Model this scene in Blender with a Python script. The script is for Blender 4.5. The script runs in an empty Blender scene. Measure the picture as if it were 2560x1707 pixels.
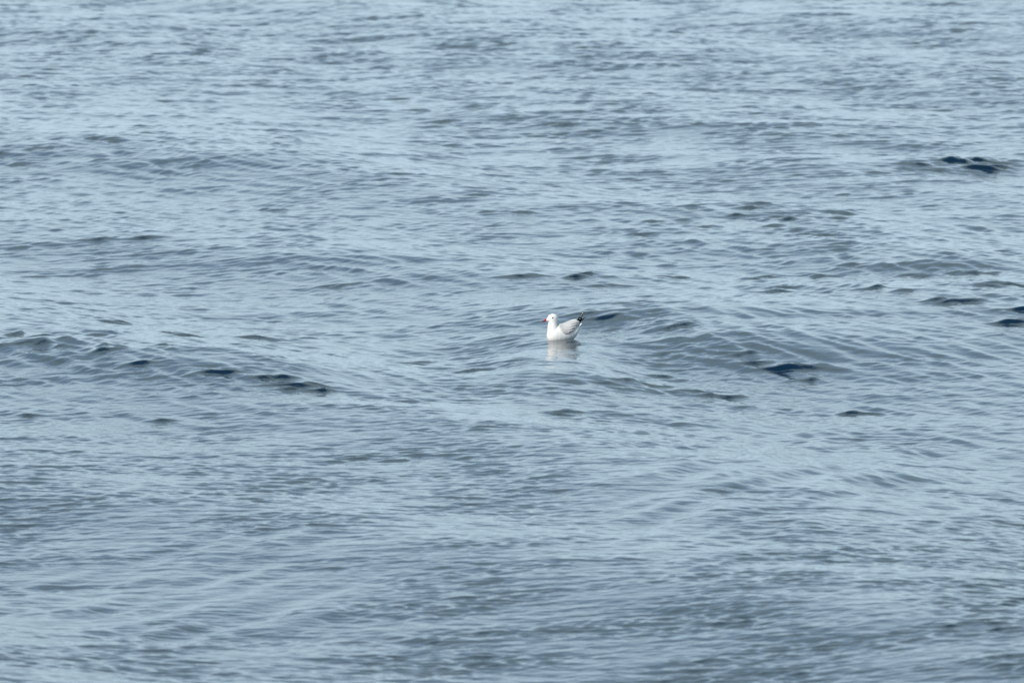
import bpy, bmesh, math
import numpy as np
from mathutils import Vector, Matrix
C = bpy.context.scene
col = C.collection
rad = math.radians

# ---------------------------------------------------------------- camera
LENS, SENS, PITCH, CAM_H = 400.0, 36.0, 4.0, 8.3
cam_d = bpy.data.cameras.new('camera')
cam = bpy.data.objects.new('camera', cam_d)
col.objects.link(cam)
cam.location = (0, 0, CAM_H)
cam.rotation_euler = (rad(90 - PITCH), 0, 0)
cam_d.lens, cam_d.sensor_width = LENS, SENS
cam_d.clip_start, cam_d.clip_end = 1.0, 60000.0
cam_d.dof.use_dof = True
cam_d.dof.focus_distance = 118.5
cam_d.dof.aperture_fstop = 6.0
C.camera = cam

# ---------------------------------------------------------------- sky, sun, exposure
SUN_EL, SUN_AZ = 34.0, 222.0          # azimuth clockwise from +Y (the view direction)
SKY_STRENGTH = 0.13
w = bpy.data.worlds.new('World')
C.world = w
w.use_nodes = True
nt = w.node_tree
nt.nodes.clear()
N = nt.nodes.new
out = N('ShaderNodeOutputWorld')
bg = N('ShaderNodeBackground')
sky = N('ShaderNodeTexSky')
sky.sky_type = 'NISHITA'
sky.sun_disc = False
sky.sun_elevation = rad(SUN_EL)
sky.sun_rotation = rad(SUN_AZ)
sky.air_density, sky.dust_density, sky.ozone_density = 1.0, 0.6, 1.0
bg.inputs['Strength'].default_value = SKY_STRENGTH
# broken grey cloud bank in a belt all round the sky, clear blue above it
tc = N('ShaderNodeTexCoord')
sep = N('ShaderNodeSeparateXYZ')
nt.links.new(tc.outputs['Generated'], sep.inputs[0])
nz = N('ShaderNodeTexNoise')
nz.inputs['Scale'].default_value = 3.2
nz.inputs['Detail'].default_value = 6.0
nt.links.new(tc.outputs['Generated'], nz.inputs['Vector'])
def math_node(op, a, b=None):
    m = N('ShaderNodeMath'); m.operation = op
    for i, x in enumerate((a, b)):
        if x is None: continue
        if isinstance(x, (int, float)): m.inputs[i].default_value = x
        else: nt.links.new(x, m.inputs[i])
    return m.outputs[0]
wob = math_node('MULTIPLY', math_node('SUBTRACT', nz.outputs['Fac'], 0.5), 0.34)
el = math_node('ADD', sep.outputs['Z'], wob)
cr = N('ShaderNodeValToRGB')          # belt mask against sin(elevation)
cr.color_ramp.elements[0].position = 0.22; cr.color_ramp.elements[0].color = (0, 0, 0, 1)
cr.color_ramp.elements[1].position = 0.40; cr.color_ramp.elements[1].color = (1, 1, 1, 1)
e = cr.color_ramp.elements.new(0.60); e.color = (1, 1, 1, 1)
e = cr.color_ramp.elements.new(0.655); e.color = (0, 0, 0, 1)
nt.links.new(el, cr.inputs[0])
mx = N('ShaderNodeMix'); mx.data_type = 'RGBA'
CLOUD, HAZE = (3.9, 5.25, 5.75, 1), (5.1, 6.65, 7.8, 1)
mx.inputs['B'].default_value = CLOUD
cn = N('ShaderNodeTexNoise'); cn.inputs['Scale'].default_value = 9.0; cn.inputs['Detail'].default_value = 5.0
nt.links.new(tc.outputs['Generated'], cn.inputs['Vector'])
cc = N('ShaderNodeValToRGB')          # lighter and darker parts of the cloud
cc.color_ramp.elements[0].position = 0.32; cc.color_ramp.elements[0].color = (*[c * 0.78 for c in CLOUD[:3]], 1)
cc.color_ramp.elements[1].position = 0.68; cc.color_ramp.elements[1].color = (*[c * 1.22 for c in CLOUD[:3]], 1)
nt.links.new(cn.outputs['Fac'], cc.inputs[0]); nt.links.new(cc.outputs[0], mx.inputs['B'])
nt.links.new(cr.outputs[0], mx.inputs['Factor'])
# pale sea haze low over the horizon
hz = N('ShaderNodeValToRGB')
hz.color_ramp.interpolation = 'EASE'
hz.color_ramp.elements[0].position = 0.03; hz.color_ramp.elements[0].color = (1, 1, 1, 1)
hz.color_ramp.elements[1].position = 0.35; hz.color_ramp.elements[1].color = (0, 0, 0, 1)
nt.links.new(sep.outputs['Z'], hz.inputs[0])
mh = N('ShaderNodeMix'); mh.data_type = 'RGBA'
mh.inputs['B'].default_value = HAZE
nt.links.new(hz.outputs[0], mh.inputs['Factor'])
nt.links.new(sky.outputs[0], mh.inputs['A'])
nt.links.new(mh.outputs['Result'], mx.inputs['A'])
nt.links.new(mx.outputs['Result'], bg.inputs['Color'])
nt.links.new(bg.outputs[0], out.inputs['Surface'])

sun_d = bpy.data.lights.new('sun', 'SUN')
sun_d.energy = 3.9
sun_d.angle = rad(0.53)
sun_d.color = (1.0, 0.95, 0.87)
sun = bpy.data.objects.new('sun', sun_d)
col.objects.link(sun)
sd = Vector((math.sin(rad(SUN_AZ)) * math.cos(rad(SUN_EL)), math.cos(rad(SUN_AZ)) * math.cos(rad(SUN_EL)), math.sin(rad(SUN_EL))))
sun.rotation_euler = sd.to_track_quat('Z', 'Y').to_euler()
C.view_settings.view_transform = 'Standard'
C.view_settings.look = 'None'
C.view_settings.exposure = 0.06
C.view_settings.gamma = 1.0

# ---------------------------------------------------------------- helpers
FPX = 2560 * LENS / SENS
CP, SP = math.cos(rad(PITCH)), math.sin(rad(PITCH))
def at(u, v, z=0.0):
    """point at height z that shows at photo pixel u, v (used once, to survey the wave crests)"""
    a, b = (u - 1280) / FPX, -(v - 853.5) / FPX
    d = (a, CP + b * SP, -SP + b * CP)
    t = (z - CAM_H) / d[2]
    return d[0] * t, d[1] * t
def principled(name, color, rough=0.5, **kw):
    m = bpy.data.materials.new(name)
    m.use_nodes = True
    p = m.node_tree.nodes['Principled BSDF']
    p.inputs['Base Color'].default_value = (*color, 1)
    p.inputs['Roughness'].default_value = rough
    for k, v_ in kw.items(): p.inputs[k].default_value = v_
    return m

# ---------------------------------------------------------------- the sea
rng = np.random.default_rng(11)
f32 = np.float32
def grow(start, step, factor, end):
    o = [start]
    while o[-1] < end:
        o.append(o[-1] + step); step *= factor
    o[-1] = end
    return o
DPHI, PHI_F = 0.00028, 0.062
ang = np.arange(-PHI_F, PHI_F + 1e-9, DPHI)
side = np.array(grow(ang[-1], DPHI * 1.3, 1.3, 0.5)[1:] + list(np.linspace(0.5, math.pi, 20))[1:])
phi = np.concatenate([-side[::-1], ang, side])
near = np.array([0.6, 2, 4, 7, 11, 16, 22, 29, 36, 43, 50, 56, 61, 65, 68.5, 71.5, 73.8, 75.4, 76.6])
rr = [77.4]
while rr[-1] < 222:
    rr.append(rr[-1] + 0.046 * (rr[-1] / 119) ** 1.25)
far = np.array(grow(rr[-1], 0.15, 1.16, 30000.0)[1:])
r = np.concatenate([near, rr, far])
i0, i1 = len(near), len(near) + len(rr)
j0, j1 = len(side), len(side) + len(ang)
R, P = np.meshgrid(r, phi, indexing='ij')
X, Y = (R * np.sin(P)), (R * np.cos(P))
sp = np.maximum(np.gradient(r)[:, None] * np.ones_like(P), R * np.gradient(phi)[None, :]).astype(f32)
xf, yf = X.astype(f32), Y.astype(f32)
Z = np.zeros_like(xf); DX = np.zeros_like(xf); DY = np.zeros_like(xf)

def fade(lam, s):
    t = np.clip((lam / s - 1.9) / 1.4, 0, 1)
    return (t * t * (3 - 2 * t)).astype(f32)
def make_band(lmin, lmax, n, slope, head, spread, q):
    """n random waves: wavelengths lmin..lmax, total rms slope, heading (deg from +X) and spread"""
    lam = np.exp(rng.uniform(math.log(lmin), math.log(lmax), n))
    th = np.radians(head + rng.normal(0, spread, n))
    k = 2 * np.pi / lam
    a = slope * math.sqrt(2.0 / n) / k * rng.uniform(0.7, 1.3, n)
    return list(zip(k * np.cos(th), k * np.sin(th), a, rng.uniform(0, 2 * np.pi, n), [q] * n, lam))
swell = make_band(6.5, 14, 9, 0.039, 199, 7, 0.8) + make_band(3.5, 7.0, 9, 0.020, 206, 12, 0.8)
chop = make_band(1.6, 4.2, 34, 0.016, 222, 34, 0.9)
wavelets = make_band(0.75, 1.7, 60, 0.017, 250, 40, 0.9)
ripples = make_band(0.17, 0.44, 120, 0.077, 256, 36, 0.7)
fine = make_band(0.10, 0.17, 120, 0.080, 258, 36, 0.5)
slant = make_band(0.18, 0.54, 100, 0.112, 200, 9, 0.7)
slant_up = make_band(0.32, 1.3, 50, 0.07, 343, 9, 0.7)
fore = make_band(0.34, 0.80, 60, 0.030, 256, 34, 0.8)
patchy = make_band(0.9, 3.0, 14, 1.0, 240, 80, 0)
gust = make_band(9, 30, 8, 1.0, 220, 60, 0)

def add(waves, sl, env=None):
    x, y, s = xf[sl], yf[sl], sp[sl]
    wz = np.zeros_like(x); wx = np.zeros_like(x); wy = np.zeros_like(x)
    fd = fade(float(np.median([q[5] for q in waves])), s)
    for kx, ky, a, ph, q, lam in waves:
        th = f32(kx) * x + f32(ky) * y + f32(ph)
        kk = math.hypot(kx, ky)
        wz += f32(a) * np.cos(th)
        if q:
            sn = np.sin(th)
            wx -= f32(q * a * kx / kk) * sn
            wy -= f32(q * a * ky / kk) * sn
    if env is not None: fd = fd * env
    Z[sl] += wz * fd; DX[sl] += wx * fd; DY[sl] += wy * fd
ALL = (slice(None), slice(None))
FINE = (slice(i0 - 3, i1 + 4), slice(j0 - 4, j1 + 4))
add(swell, ALL)
base = Z.copy()

# crests of the longer waves, and the steep little faces on them, as surveyed from the photograph
def base_z(x, y):
    return sum(a * math.cos(kx * x + ky * y + ph) for kx, ky, a, ph, q, lam in swell)
def world(u, v):
    z = 0.0
    for _ in range(6):
        x, y = at(u, v, z)
        z += 0.5 * (base_z(x, y) - z)
    return x, y
CRESTS = [
 ([(1382, 762), (1698, 811), (2014, 925)], .22, 2.0), ([(1611, 550), (1916, 517), (2101, 577), (2560, 697)], .13, 1.5),
 ([(2177, 697), (2400, 750), (2612, 811)], .10, 1.3), ([(-65, 822), (327, 909), (795, 963), (980, 980)], .15, 1.6),
 ([(2177, 435), (2416, 403), (2612, 424)], .13, 1.8), ([(-65, 403), (218, 346), (381, 359), (653, 424)], .075, 1.8),
 ([(980, 294), (1393, 310), (1785, 310), (2046, 354)], .05, 2.2), ([(1469, 963), (1850, 996)], .06, .9),
 ([(1633, 1230), (2503, 1175)], .06, 1.0), ([(218, 751), (653, 838), (980, 903)], .06, 1.3),
 ([(435, 131), (599, 136), (871, 174)], .05, 2.6), ([(1023, 446), (1350, 468)], .07, 1.6)]
xs, ys = xf[FINE], yf[FINE]
steep = np.zeros_like(xs)
def smooth01(t):
    t = np.clip(t, 0, 1)
    return t * t * (3 - 2 * t)
for pts, hgt, wid in CRESTS:
    pw = np.array([world(*p) for p in pts])
    for _ in range(3):                                   # round the corners of the crest line
        pw = np.vstack([pw[:1], *[[.75 * p + .25 * q, .25 * p + .75 * q] for p, q in zip(pw[:-1], pw[1:])], pw[-1:]])
    seg = np.hypot(*(pw[1:] - pw[:-1]).T); run = np.concatenate([[0], np.cumsum(seg)]); total = run[-1]
    wu = wid * 0.8
    n_s = max(6, int(total / (wu * 0.6))); step = total / n_s
    wfr, wbk = 0.69 * wid, 1.72 * wid                    # short front facing the camera side, long back
    for i in range(n_s):
        q = (i + .5) * step
        cx, cy = np.interp(q, run, pw[:, 0]), np.interp(q, run, pw[:, 1])
        ex, ey = np.interp(q + .3, run, pw[:, 0]) - np.interp(q - .3, run, pw[:, 0]), np.interp(q + .3, run, pw[:, 1]) - np.interp(q - .3, run, pw[:, 1])
        el_ = math.hypot(ex, ey); tx, ty = ex / el_, ey / el_
        nx, ny = (-ty, tx) if tx > 0 else (ty, -tx)
        wt = float(smooth01(q / total / .22) * smooth01((1 - q / total) / .22)) * (1 + .22 * math.sin(q * 1.1 + wid * 9))
        reach = 2.6 * wbk; dist = math.hypot(cx, cy)
        a0, a1 = np.searchsorted(r, [dist - reach, dist + reach])
        p0 = math.atan2(cx, cy); b0, b1 = np.searchsorted(phi, [p0 - reach / dist, p0 + reach / dist])
        a0, a1, b0, b1 = max(a0, i0 - 3), min(a1, i1 + 4), max(b0, j0 - 4), min(b1, j1 + 4)
        if a1 - a0 < 2 or b1 - b0 < 2: continue
        sl = (slice(a0, a1), slice(b0, b1)); sf = (slice(a0 - i0 + 3, a1 - i0 + 3), slice(b0 - j0 + 4, b1 - j0 + 4))
        px, py = xf[sl] - f32(cx), yf[sl] - f32(cy)
        t = px * f32(tx) + py * f32(ty); n = px * f32(nx) + py * f32(ny)
        g = np.exp(-(t / f32(wu)) ** 2) * f32(wt * step / (wu * math.sqrt(math.pi)))
        Z[sl] += f32(0.85 * hgt) * g * np.exp(-(n / np.where(n < 0, f32(wfr), f32(wbk))) ** 2)
        steep[sf] += f32(hgt / .13) * g * np.exp(-(n / np.where(n < 0, f32(1.1 * wid), f32(.6 * wid))) ** 2)
steep = np.minimum(steep, 1.4)
long_z = Z.copy()

FACES = [(2410,406,94,2.0),(2483,425,51,1.5),(2283,413,38,1),(2036,583,38,1),(2083,587,43,1),(1947,564,21,1),(1892,520,34,1.2),(1853,536,13,1),(1947,539,26,1),(2121,536,30,1),(1773,569,47,1),(1743,518,17,1),(1707,550,26,.8),(1637,555,13,1),(1979,549,17,1),(1596,586,17,1),(1947,727,47,1.1),(1885,701,17,1),(1919,692,26,1),(1675,695,13,1),(1705,698,17,1),(2032,688,21,1),(2125,665,26,.7),(2198,722,21,1),(2245,729,17,1),(2495,716,98,1.1),(2359,750,81,1),(2538,775,34,1.2),(2521,809,85,1.3),(2415,684,60,1),(2266,688,26,1),(2300,690,17,1),(1679,818,38,1.1),(1645,805,17,1),(1841,884,81,.8),(1955,922,81,1.5),(1883,909,17,1),(1660,948,13,1),(1594,968,30,1),(1630,970,26,1),(1760,984,34,1),(1700,983,47,.7),(1798,992,38,1),(2015,950,13,1),(43,835,34,1),(106,842,17,1),(151,869,30,1),(98,862,34,1),(246,879,30,1),(345,910,34,1.1),(534,930,38,1.3),(693,947,60,1.3),(765,963,55,1.3),(736,972,21,1),(816,976,17,1),(298,806,30,.8),(340,808,21,1),(463,839,34,1),(504,847,34,1),(697,848,30,1),(272,865,21,1),(302,872,17,1),(808,718,47,.8),(251,839,21,1),(419,867,17,1),(387,1052,17,1),(51,1041,13,1),(468,721,26,.8),(242,348,77,1.1),(266,353,26,1.2),(364,336,17,1.2),(230,403,17,1),(81,371,26,1),(26,412,43,1),(565,137,38,1),(523,133,26,1),(719,135,17,1),(489,210,43,1),(795,114,64,.6),(719,349,26,1),(1121,301,44,1),(1382,313,76,1),(1295,534,44,.8),(1295,692,65,1),(1448,693,54,1),(1502,715,54,1),(1208,936,33,1),(1072,914,76,.7),(1426,1032,65,.8),(2128,1031,44,1),(174,1206,54,.7),(914,1141,98,.6),(1301,1426,76,.6),(1948,1454,33,1),(2269,1396,33,1),(2220,1195,44,.8),(1894,1311,131,.6),(1440,784,30,.7),(1490,788,36,.7),(1676,816,65,1),(664,528,54,.8),(348,596,33,1),(250,599,33,1),(1622,1249,33,.7),(2286,1173,33,.7)]
def local_z(x, y):
    i = int(np.clip(np.searchsorted(r, math.hypot(x, y)), 1, len(r) - 2))
    j = int(np.clip(np.searchsorted(phi, math.atan2(x, y)), 1, len(phi) - 2))
    return float(long_z[i, j])
# a low swell just this side of the gull
gx, gy = world(1408, 848)
near_ = gy - ys                                         # metres towards the camera from the gull
z_g = local_z(gx, gy)
lie = z_g + 0.019 * np.clip(near_, -0.3, 7.5)           # the water rises gently away from the bird
blend = 0.92 * np.exp(-np.abs((xs - gx + .08) / 0.75) ** 2.5) * smooth01((near_ + 1.6) / 1.3) * smooth01((11.5 - near_) / 6)
Z[FINE] += ((lie - Z[FINE]) * blend).astype(f32)
HUMP = np.zeros_like(Z)
for u0, v0, w0, st in FACES:
  st = st * (0.45 if v0 < 260 else 0.25 if v0 > 1150 else 1.35 if u0 > 1400 else 1.25)
  n_pieces = max(1, math.ceil(w0 / 45))
  for k_ in range(n_pieces):
    wpx = w0 / n_pieces * rng.uniform(0.7, 1.25)
    u = u0 + ((k_ + .5) / n_pieces - .5) * w0 + rng.normal(0, 2)
    v = v0 + rng.normal(0, 2.2) * (n_pieces > 1)
    z = 0.0
    for _ in range(8):
        x, y = at(u, v, z)
        z += 0.5 * (local_z(x, y) - z)
    dist = math.hypot(x, y)
    wx = 0.5 * wpx * dist / FPX + 0.03            # half width across, metres
    hgt = min(0.018 + 0.067 * wx, 0.036) * st
    wf, wb = hgt * 1.05 / st ** 0.4, hgt * 5
    rot = rng.normal(0, 0.35)
    ia, ib = np.searchsorted(r, [dist - 2, dist + 2]); p0 = math.atan2(x, y)
    ja, jb = np.searchsorted(phi, [p0 - 2 / dist, p0 + 2 / dist])
    if ib - ia < 2 or jb - ja < 2: continue
    s = (slice(ia, ib), slice(ja, jb))
    a, b = xf[s] - x, yf[s] - y - 0.3 * wf
    a, b = a * math.cos(rot) + b * math.sin(rot), -a * math.sin(rot) + b * math.cos(rot)
    b = b + 0.45 * wf * np.sin(a / wx * 1.7 + rng.uniform(0, 6))     # uneven crest line
    skew = rng.uniform(-0.45, 0.45)
    aa = a / (wx * 2.1 * (1 + skew * np.sign(a)))
    g = np.exp(-np.abs(aa) ** 1.7) * np.where(b < 0, np.exp(-(b / wf) ** 2), np.exp(-(b / wb) ** 2))
    HUMP[s] = np.maximum(HUMP[s], (hgt * g * fade(0.4, sp[s])).astype(f32))

Z += HUMP
lull = np.zeros(xs.shape)
for u, v, rx, ry in [(2200, 930, 1.6, 7), (560, 1080, 2.0, 5), (1250, 1330, 1.5, 4), (1150, 760, 1.2, 6)]:
    x, y = world(u, v)
    lull = np.maximum(lull, np.exp(-((xs - x) / rx) ** 2 - ((ys - y) / ry) ** 2))
# short waves: gusty patches, and rougher on the crests' fronts
BX, BY = world(1408, 848)
gz = sum(f32(1.0) * np.cos(f32(kx) * xf + f32(ky) * yf + f32(ph)) for kx, ky, a, ph, q, lam in gust) / 2.0
pz = sum(f32(a / max(1e-9, a)) * np.cos(f32(kx) * xs + f32(ky) * ys + f32(ph)) for kx, ky, a, ph, q, lam in patchy) / 2.65
env = np.exp(0.12 * gz).astype(f32)
env[FINE] *= np.exp(0.36 * pz - 0.065).astype(f32)
env = np.minimum(env, 1.40)
env[FINE] *= (1 + 0.50 * steep - 0.25 * lull).astype(f32)
calm = (1 - 0.60 * np.exp(-((xf - BX + 0.1) / 0.34) ** 2 - ((yf - BY + 2.2) / 3.6) ** 2)).astype(f32)
MID = (slice(0, None), slice(j0 - 14, j1 + 14))
add(chop, ALL, env)
outer = (1 + 0.5 * np.clip((R - 125) / 60, 0, 1) - 0.22 * np.clip((108 - R) / 20, 0, 1)).astype(f32)      # breezier farther out
add(wavelets, MID, (env * outer)[MID])
# stretches where the ripples line up with the passing swell
def stretch(spots):
    e_ = np.zeros_like(xs)
    for u, v, rx, ry in spots:
        x, y = world(u, v)
        e_ = np.maximum(e_, np.exp(-((xs - x) / rx) ** 2 - ((ys - y) / ry) ** 2))
    return e_.astype(f32)
down = stretch([(1950, 850, 2.4, 16), (2350, 830, 2.8, 20), (2450, 700, 2.4, 20), (250, 880, 2.4, 12), (1700, 640, 1.6, 10), (950, 900, 1.4, 8), (900, 640, 1.5, 12), (330, 400, 3, 22)])
up = stretch([(2150, 1180, 1.8, 7), (450, 1480, 1.3, 5), (1750, 1230, 1.2, 6)])
add(slant, FINE, down * calm[FINE])
add(slant_up, FINE, up)
env[FINE] *= 1 - 0.60 * np.maximum(down, up)
add(fore, FINE, env[FINE] * smooth01((114 - R[FINE]) / 22).astype(f32))
add(ripples, FINE, (env * calm * outer)[FINE])
add(fine, FINE, (env * calm)[FINE])

n_r, n_p = Z.shape
verts = np.stack([X + DX, Y + DY, Z], -1).reshape(-1, 3).astype(f32)
ii, jj = np.meshgrid(np.arange(n_r - 1), np.arange(n_p - 1), indexing='ij')
q0 = (ii * n_p + jj).ravel()
quads = np.stack([q0, q0 + 1, q0 + n_p + 1, q0 + n_p], -1).astype(np.int32)   # ordered so normals point up
quads = quads[:, ::-1]
me = bpy.data.meshes.new('water')
me.vertices.add(len(verts)); me.vertices.foreach_set('co', verts.ravel())
me.loops.add(quads.size); me.loops.foreach_set('vertex_index', quads.ravel())
me.polygons.add(len(quads))
me.polygons.foreach_set('loop_start', np.arange(0, quads.size, 4, dtype=np.int32))
me.polygons.foreach_set('use_smooth', np.ones(len(quads), dtype=bool))
me.update(calc_edges=True)
water = bpy.data.objects.new('water', me)
col.objects.link(water)
water['kind'] = 'structure'
# how much of the short chop the mesh is too coarse to carry (far off and well to the sides): the material makes up for it
at_ = me.attributes.new('coarse', 'FLOAT', 'POINT')
at_.data.foreach_set('value', (1 - fade(0.33, sp)).ravel().astype(f32))

mw = principled('sea water', (0.001, 0.015, 0.034), 0.012)
mw.node_tree.nodes['Principled BSDF'].inputs['IOR'].default_value = 1.333
t = mw.node_tree
tcw = t.nodes.new('ShaderNodeTexCoord')
n1 = t.nodes.new('ShaderNodeTexNoise')
n1.inputs['Scale'].default_value = 9.0; n1.inputs['Detail'].default_value = 3.0; n1.inputs['Distortion'].default_value = 0.6
bp = t.nodes.new('ShaderNodeBump')
bp.inputs['Strength'].default_value = 1.0; bp.inputs['Distance'].default_value = 0.0055
t.links.new(tcw.outputs['Object'], n1.inputs['Vector'])
t.links.new(n1.outputs['Fac'], bp.inputs['Height'])
na = t.nodes.new('ShaderNodeAttribute'); na.attribute_name = 'coarse'
n2 = t.nodes.new('ShaderNodeTexNoise')
n2.inputs['Scale'].default_value = 1.5; n2.inputs['Detail'].default_value = 5.0; n2.inputs['Roughness'].default_value = 0.6; n2.inputs['Distortion'].default_value = 0.4
t.links.new(tcw.outputs['Object'], n2.inputs['Vector'])
b2 = t.nodes.new('ShaderNodeBump'); b2.inputs['Distance'].default_value = 0.18
t.links.new(n2.outputs['Fac'], b2.inputs['Height']); t.links.new(na.outputs['Fac'], b2.inputs['Strength'])
t.links.new(bp.outputs[0], b2.inputs['Normal'])
t.links.new(b2.outputs[0], t.nodes['Principled BSDF'].inputs['Normal'])
me.materials.append(mw)
print('water quads', len(quads))

# ---------------------------------------------------------------- the gull
# where it floats: mean water height under it, found on the built sea
flat = verts[(np.abs(verts[:, 0] - BX) < 3) & (np.abs(verts[:, 1] - BY) < 8)]
zb = 0.0
for _ in range(8):
    bx, by = at(1406, 848, zb)
    m = (flat[:, 0] - bx) ** 2 + (flat[:, 1] - by) ** 2 < 0.14 ** 2
    zb += 0.6 * (float(flat[m, 2].mean()) - zb)
YAW = 22.0                                   # heading left, turned a little towards the camera
gull = bpy.data.objects.new('gull', None)
gull.empty_display_size = 0.2
col.objects.link(gull)
gull.location = (bx, by, zb)
gull.rotation_euler = (0, 0, rad(180 + YAW))
gull['label'] = 'white gull with pale grey wings and a red bill floating on the blue sea'
gull['category'] = 'gull'

def feather_mat(name, color, rough=0.75, grain=60, amount=0.12):
    m = principled(name, color, rough)
    t = m.node_tree; p = t.nodes['Principled BSDF']
    p.inputs['Specular IOR Level'].default_value = 0.25
    tc = t.nodes.new('ShaderNodeTexCoord'); mp = t.nodes.new('ShaderNodeMapping')
    mp.inputs['Scale'].default_value = (0.5, 1, 1.6)
    n = t.nodes.new('ShaderNodeTexNoise'); n.inputs['Scale'].default_value = grain; n.inputs['Detail'].default_value = 4
    r_ = t.nodes.new('ShaderNodeValToRGB')
    r_.color_ramp.elements[0].color = (*[c * (1 - amount) for c in color], 1)
    r_.color_ramp.elements[1].color = (*[min(1, c * (1 + amount * .6)) for c in color], 1)
    r_.color_ramp.elements[0].position, r_.color_ramp.elements[1].position = .3, .7
    b = t.nodes.new('ShaderNodeBump'); b.inputs['Distance'].default_value = 0.003; b.inputs['Strength'].default_value = 0.5
    t.links.new(tc.outputs['Object'], mp.inputs[0]); t.links.new(mp.outputs[0], n.inputs['Vector'])
    t.links.new(n.outputs['Fac'], r_.inputs[0]); t.links.new(r_.outputs[0], p.inputs['Base Color'])
    t.links.new(n.outputs['Fac'], b.inputs['Height']); t.links.new(b.outputs[0], p.inputs['Normal'])
    return m
M_white = feather_mat('white feathers', (0.80, 0.79, 0.77), amount=0.04)
M_grey = feather_mat('pale grey feathers', (0.56, 0.55, 0.535), grain=45, amount=0.12)
M_black = feather_mat('black feathers', (0.006, 0.006, 0.007), 0.5, amount=0.3)
M_black.node_tree.nodes['Principled BSDF'].inputs['Specular IOR Level'].default_value = 0.08
M_red = principled('red bill', (0.50, 0.012, 0.012), 0.5, **{'Specular IOR Level': 0.25})
M_tip = principled('black bill tip', (0.015, 0.010, 0.010), 0.35)
M_eye = principled('dark eye', (0.006, 0.005, 0.005), 0.1)
M_ring = principled('red eye ring', (0.30, 0.05, 0.03), 0.5)

def link(name, me, mats, parent):
    o = bpy.data.objects.new(name, me)
    for m in mats: me.materials.append(m)
    for p in me.polygons: p.use_smooth = True
    col.objects.link(o); o.parent = parent
    return o
def loft(bm, rings, mat=0):
    """closed tube through rings (lists of points)"""
    vr = [[bm.verts.new(p) for p in ring] for ring in rings]
    n = len(vr[0])
    for a, b in zip(vr[:-1], vr[1:]):
        for k in range(n):
            f = bm.faces.new((a[k], a[(k + 1) % n], b[(k + 1) % n], b[k])); f.material_index = mat
    f = bm.faces.new(vr[0][::-1]); f.material_index = mat
    f = bm.faces.new(vr[-1]); f.material_index = mat
def ell(c, ax, up, ra, rb, n=24):
    ax, up = Vector(ax), Vector(up)
    return [Vector(c) + ax * (ra * math.cos(2 * math.pi * k / n)) + up * (rb * math.sin(2 * math.pi * k / n)) for k in range(n)]
mm = 0.001
def to_mesh(name, bm):
    bmesh.ops.recalc_face_normals(bm, faces=bm.faces[:])
    me = bpy.data.meshes.new(name); bm.to_mesh(me); bm.free()
    return me

# body, neck and head: one continuous surface
bm = bmesh.new()
secs = [(-196, 118, 12, 16), (-180, 104, 29, 30), (-152, 82, 52, 50), (-128, 68, 66, 60), (-100, 60, 76, 68), (-50, 53, 90, 80), (5, 48, 99, 86), (55, 47, 100, 86),
        (100, 47, 95, 79), (132, 46, 82, 66), (152, 46, 64, 50), (164, 46, 42, 33), (169, 46, 20, 15)]
loft(bm, [ell((x * mm, 0, z * mm), (0, 1, 0), (0, 0, 1), ry * mm, rz * mm) for x, z, rz, ry in secs])
neck = [(60, 30, 80, 78), (92, 62, 72, 70), (104, 95, 62, 62), (108, 128, 55, 54), (109, 158, 50, 48), (108, 185, 49, 44), (107, 210, 57, 44), (107, 232, 57, 43), (107, 251, 48, 37), (106, 262, 32, 26), (106, 270, 14, 12)]
loft(bm, [ell((x * mm, 0, z * mm), (1, 0, 0), (0, 1, 0), rx * mm, ry * mm) for x, z, rx, ry in neck])
face = [(108, 224, 43, 38), (130, 220, 38, 34), (148, 214, 30, 27), (164, 209, 22, 19), (178, 205, 14, 12), (190, 203, 8, 7)]
loft(bm, [ell((x * mm, 0, z * mm), (0, 1, 0), (0, 0, 1), ry * mm, rz * mm) for x, z, rz, ry in face])
me0 = to_mesh('body_raw', bm)
tmp = bpy.data.objects.new('body_raw', me0); col.objects.link(tmp)
rm = tmp.modifiers.new('r', 'REMESH'); rm.mode = 'VOXEL'; rm.voxel_size = 0.0035
sm = tmp.modifiers.new('s', 'SMOOTH'); sm.factor = 0.5; sm.iterations = 14
dg = bpy.context.evaluated_depsgraph_get()
bmesh_body = bpy.data.meshes.new_from_object(tmp.evaluated_get(dg)); bmesh_body.name = 'body'
bpy.data.objects.remove(tmp)
body = link('body', bmesh_body, [M_white, M_grey], gull)
for p in bmesh_body.polygons:                      # grey saddle between neck and wings
    x, y, z = p.center
    if x < 0.052 - 0.10 * max(0, 0.150 - z) and z > 0.118 + 0.3 * max(0, x) and x > -0.150: p.material_index = 1

# wings: folded shells from the back's midline round to the flank
WS = [(46, 158, 138, 58), (32, 165, 112, 76), (12, 167, 82, 88), (-10, 170, 62, 93), (-38, 179, 53, 93), (-70, 191, 58, 89), (-102, 202, 70, 79),
      (-132, 207, 98, 63), (-158, 204, 130, 45), (-178, 197, 156, 28), (-190, 189, 172, 16), (-196, 183, 180, 9)]
def wing_rings(s):
    rings = []
    for x, zu, zl, wy in WS:
        o, inn = [], []
        for k in range(13):
            t_ = k / 12
            a = rad(105) * t_
            y = 4 + (wy - 4) * math.sin(a) / 1.0
            z = zu + (zl - zu) * (t_ ** 1.25)
            puff = 1 + 0.015 * math.sin(6 * math.pi * t_ + x * .05)
            sh = 0.32 * y
            o.append(Vector(((x + sh) * mm, s * y * puff * mm, z * mm)))
            inn.append(Vector(((x + sh) * mm, s * max(1, y * .82 - 5) * mm, (z - 5 * (1 - t_)+ 3 * t_) * mm)))
        rings.append(o + inn[::-1])
    return rings
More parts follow.
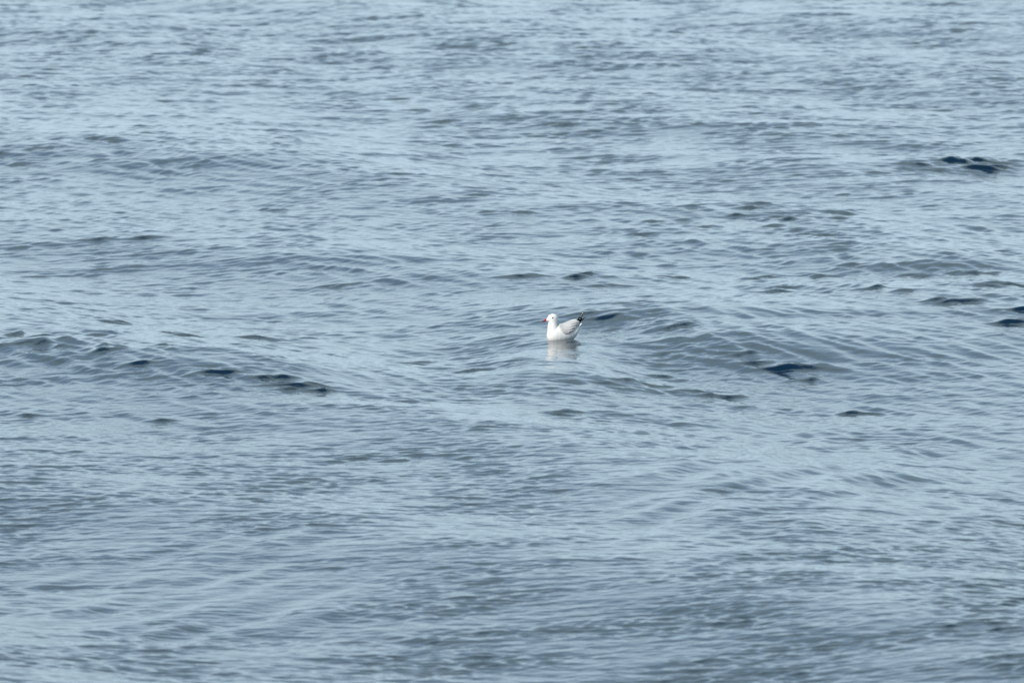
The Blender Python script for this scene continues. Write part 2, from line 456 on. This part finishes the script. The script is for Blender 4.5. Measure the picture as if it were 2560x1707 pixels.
for s in (1, -1):
    bm = bmesh.new()
    loft(bm, wing_rings(s))
    for f in bm.faces:
        c = f.calc_center_median()
        if c.x < -0.166 or (c.x < -.110 and c.z > .1975): f.material_index = 1
    me_w = to_mesh('wing', bm)
    wing = link('wing', me_w, [M_grey, M_white], gull)
    ms = wing.modifiers.new('sub', 'SUBSURF'); ms.levels = ms.render_levels = 2
    # secondary and tertial feathers lying along the rear of the wing
    # (base x, base z, tip x, tip z, y, half width)
    for (ax, az, tx, tz, yy, hw) in [(-60, 82, -140, 104, 84, 9), (-66, 104, -155, 130, 78, 10), (-72, 128, -168, 156, 68, 11), (-84, 152, -182, 178, 50, 11)]:
        bm = bmesh.new()
        rings = []
        for k in range(9):
            t_ = k / 8
            x, z = ax + (tx - ax) * t_, az + (tz - az) * t_
            i_ = max(0, min(len(WS) - 2, next((i for i in range(len(WS) - 1) if WS[i][0] >= x > WS[i + 1][0]), len(WS) - 2)))
            g_ = (WS[i_][0] - x) / (WS[i_][0] - WS[i_ + 1][0])
            zu, zl, wy = [WS[i_][c_] + g_ * (WS[i_ + 1][c_] - WS[i_][c_]) for c_ in (1, 2, 3)]
            tt = max(0.0, min(1.0, (zu - z) / max(1, zu - zl))) ** 0.8
            y = 4 + (wy - 4) * math.sin(rad(105) * tt) + 0.5
            ww = hw * (0.35 + 0.65 * math.sin(math.pi * min(1, .12 + .8 * t_)))
            if k == 8: ww *= .5
            rings.append([Vector(((x + .32 * y) * mm, s * (y + dy_) * mm, (z + dz_) * mm)) for dy_, dz_ in ((0, ww), (1.6, ww * .3), (1.6, -ww * .4), (0, -ww), (-2, -ww * .3), (-2, ww * .5))])
        loft(bm, rings)
        for f in bm.faces:
            if f.calc_center_median().x < (tx + 7) * mm: f.material_index = 1
        link('wing_feather', to_mesh('wing_feather', bm), [M_grey, M_white], wing)
    # black primaries with white tips crossing over the tail
    if s == 1: prim = [((-168, 168), (-194, 213), 24), ((-172, 168), (-208, 235), 21), ((-179, 168), (-219, 255), 16), ((-186, 168), (-228, 273), 12)]
    else: prim = [((-186, 172), (-246, 210), 6), ((-188, 176), (-258, 218), 5), ((-190, 178), (-270, 226), 4)]
    for n_, ((ax, az), (tx, tz), hw) in enumerate(prim):
        bm = bmesh.new()
        d = Vector((tx - ax, 0, tz - az)).normalized(); nrm = Vector((-d.z, 0, d.x))
        rings = []
        K = 12
        for k in range(K + 1):
            t_ = k / K
            c = Vector((ax + (tx - ax) * t_, s * (9 - 5 * t_ + 2.2 * ((3 - n_) if s == 1 else n_)), az + (tz - az) * t_))
            ww = hw * (0.55 + 0.45 * math.sin(math.pi * min(1, t_ * .8 + .1))) * (1 if t_ < .75 else math.sqrt(max(.03, 1 - ((t_ - .75) / .25) ** 2)))
            rings.append([(c + nrm * a_ * ww + Vector((0, b_, 0))) * mm for a_, b_ in ((1, 0), (.4, 1.2), (-.4, 1.2), (-1, 0), (-.4, -1.2), (.4, -1.2))])
        loft(bm, rings)
        for f in bm.faces:
            t_ = (f.calc_center_median() * 1000 - Vector((ax, 0, az))).dot(d) / Vector((tx - ax, 0, tz - az)).length
            if t_ > (0.90 if s == 1 else 1.1): f.material_index = 1
        link('primary_feather', to_mesh('primary_feather', bm), [M_black, M_white], wing)

# white tail under the folded wings
bm = bmesh.new()
rings = []
for t_ in (0, .25, .5, .75, 1):
    c = Vector((-165 - 42 * t_, 0, 110 + 52 * t_)); hw = 20 + 14 * t_
    th = 11 * (1 - t_) + 3
    up = Vector((.72, 0, .69))
    rings.append([(c + Vector((0, math.cos(q) * hw, 0)) + up * math.sin(q) * th) * mm for q in np.linspace(0, 2 * math.pi, 16, endpoint=False)])
loft(bm, rings)
link('tail', to_mesh('tail', bm), [M_white], gull)

# bill: red with a dark tip, slightly hooked
bm = bmesh.new()
bill = [(174, 206, 13, 9), (186, 204.5, 12, 8), (197, 202, 11.2, 6.5), (207, 198.5, 11, 5.5), (214, 195, 9.5, 4.5), (221, 191, 6.5, 3.4), (226, 187, 3, 2), (228, 184.5, 1, 1)]
loft(bm, [ell((x * mm, 0, z * mm), (0, 1, 0), (0, 0, 1), ry * mm, rz * mm, 14) for x, z, rz, ry in bill])
for f in bm.faces:
    c = f.calc_center_median()
    if c.x > 0.2125: f.material_index = 1
link('bill', to_mesh('bill', bm), [M_red, M_tip], gull)
for s in (1, -1):
    bm = bmesh.new()
    bmesh.ops.create_uvsphere(bm, u_segments=16, v_segments=10, radius=0.0085, matrix=Matrix.Translation((0.124, s * 0.0372, 0.229)))
    link('eye', to_mesh('eye', bm), [M_eye], gull)
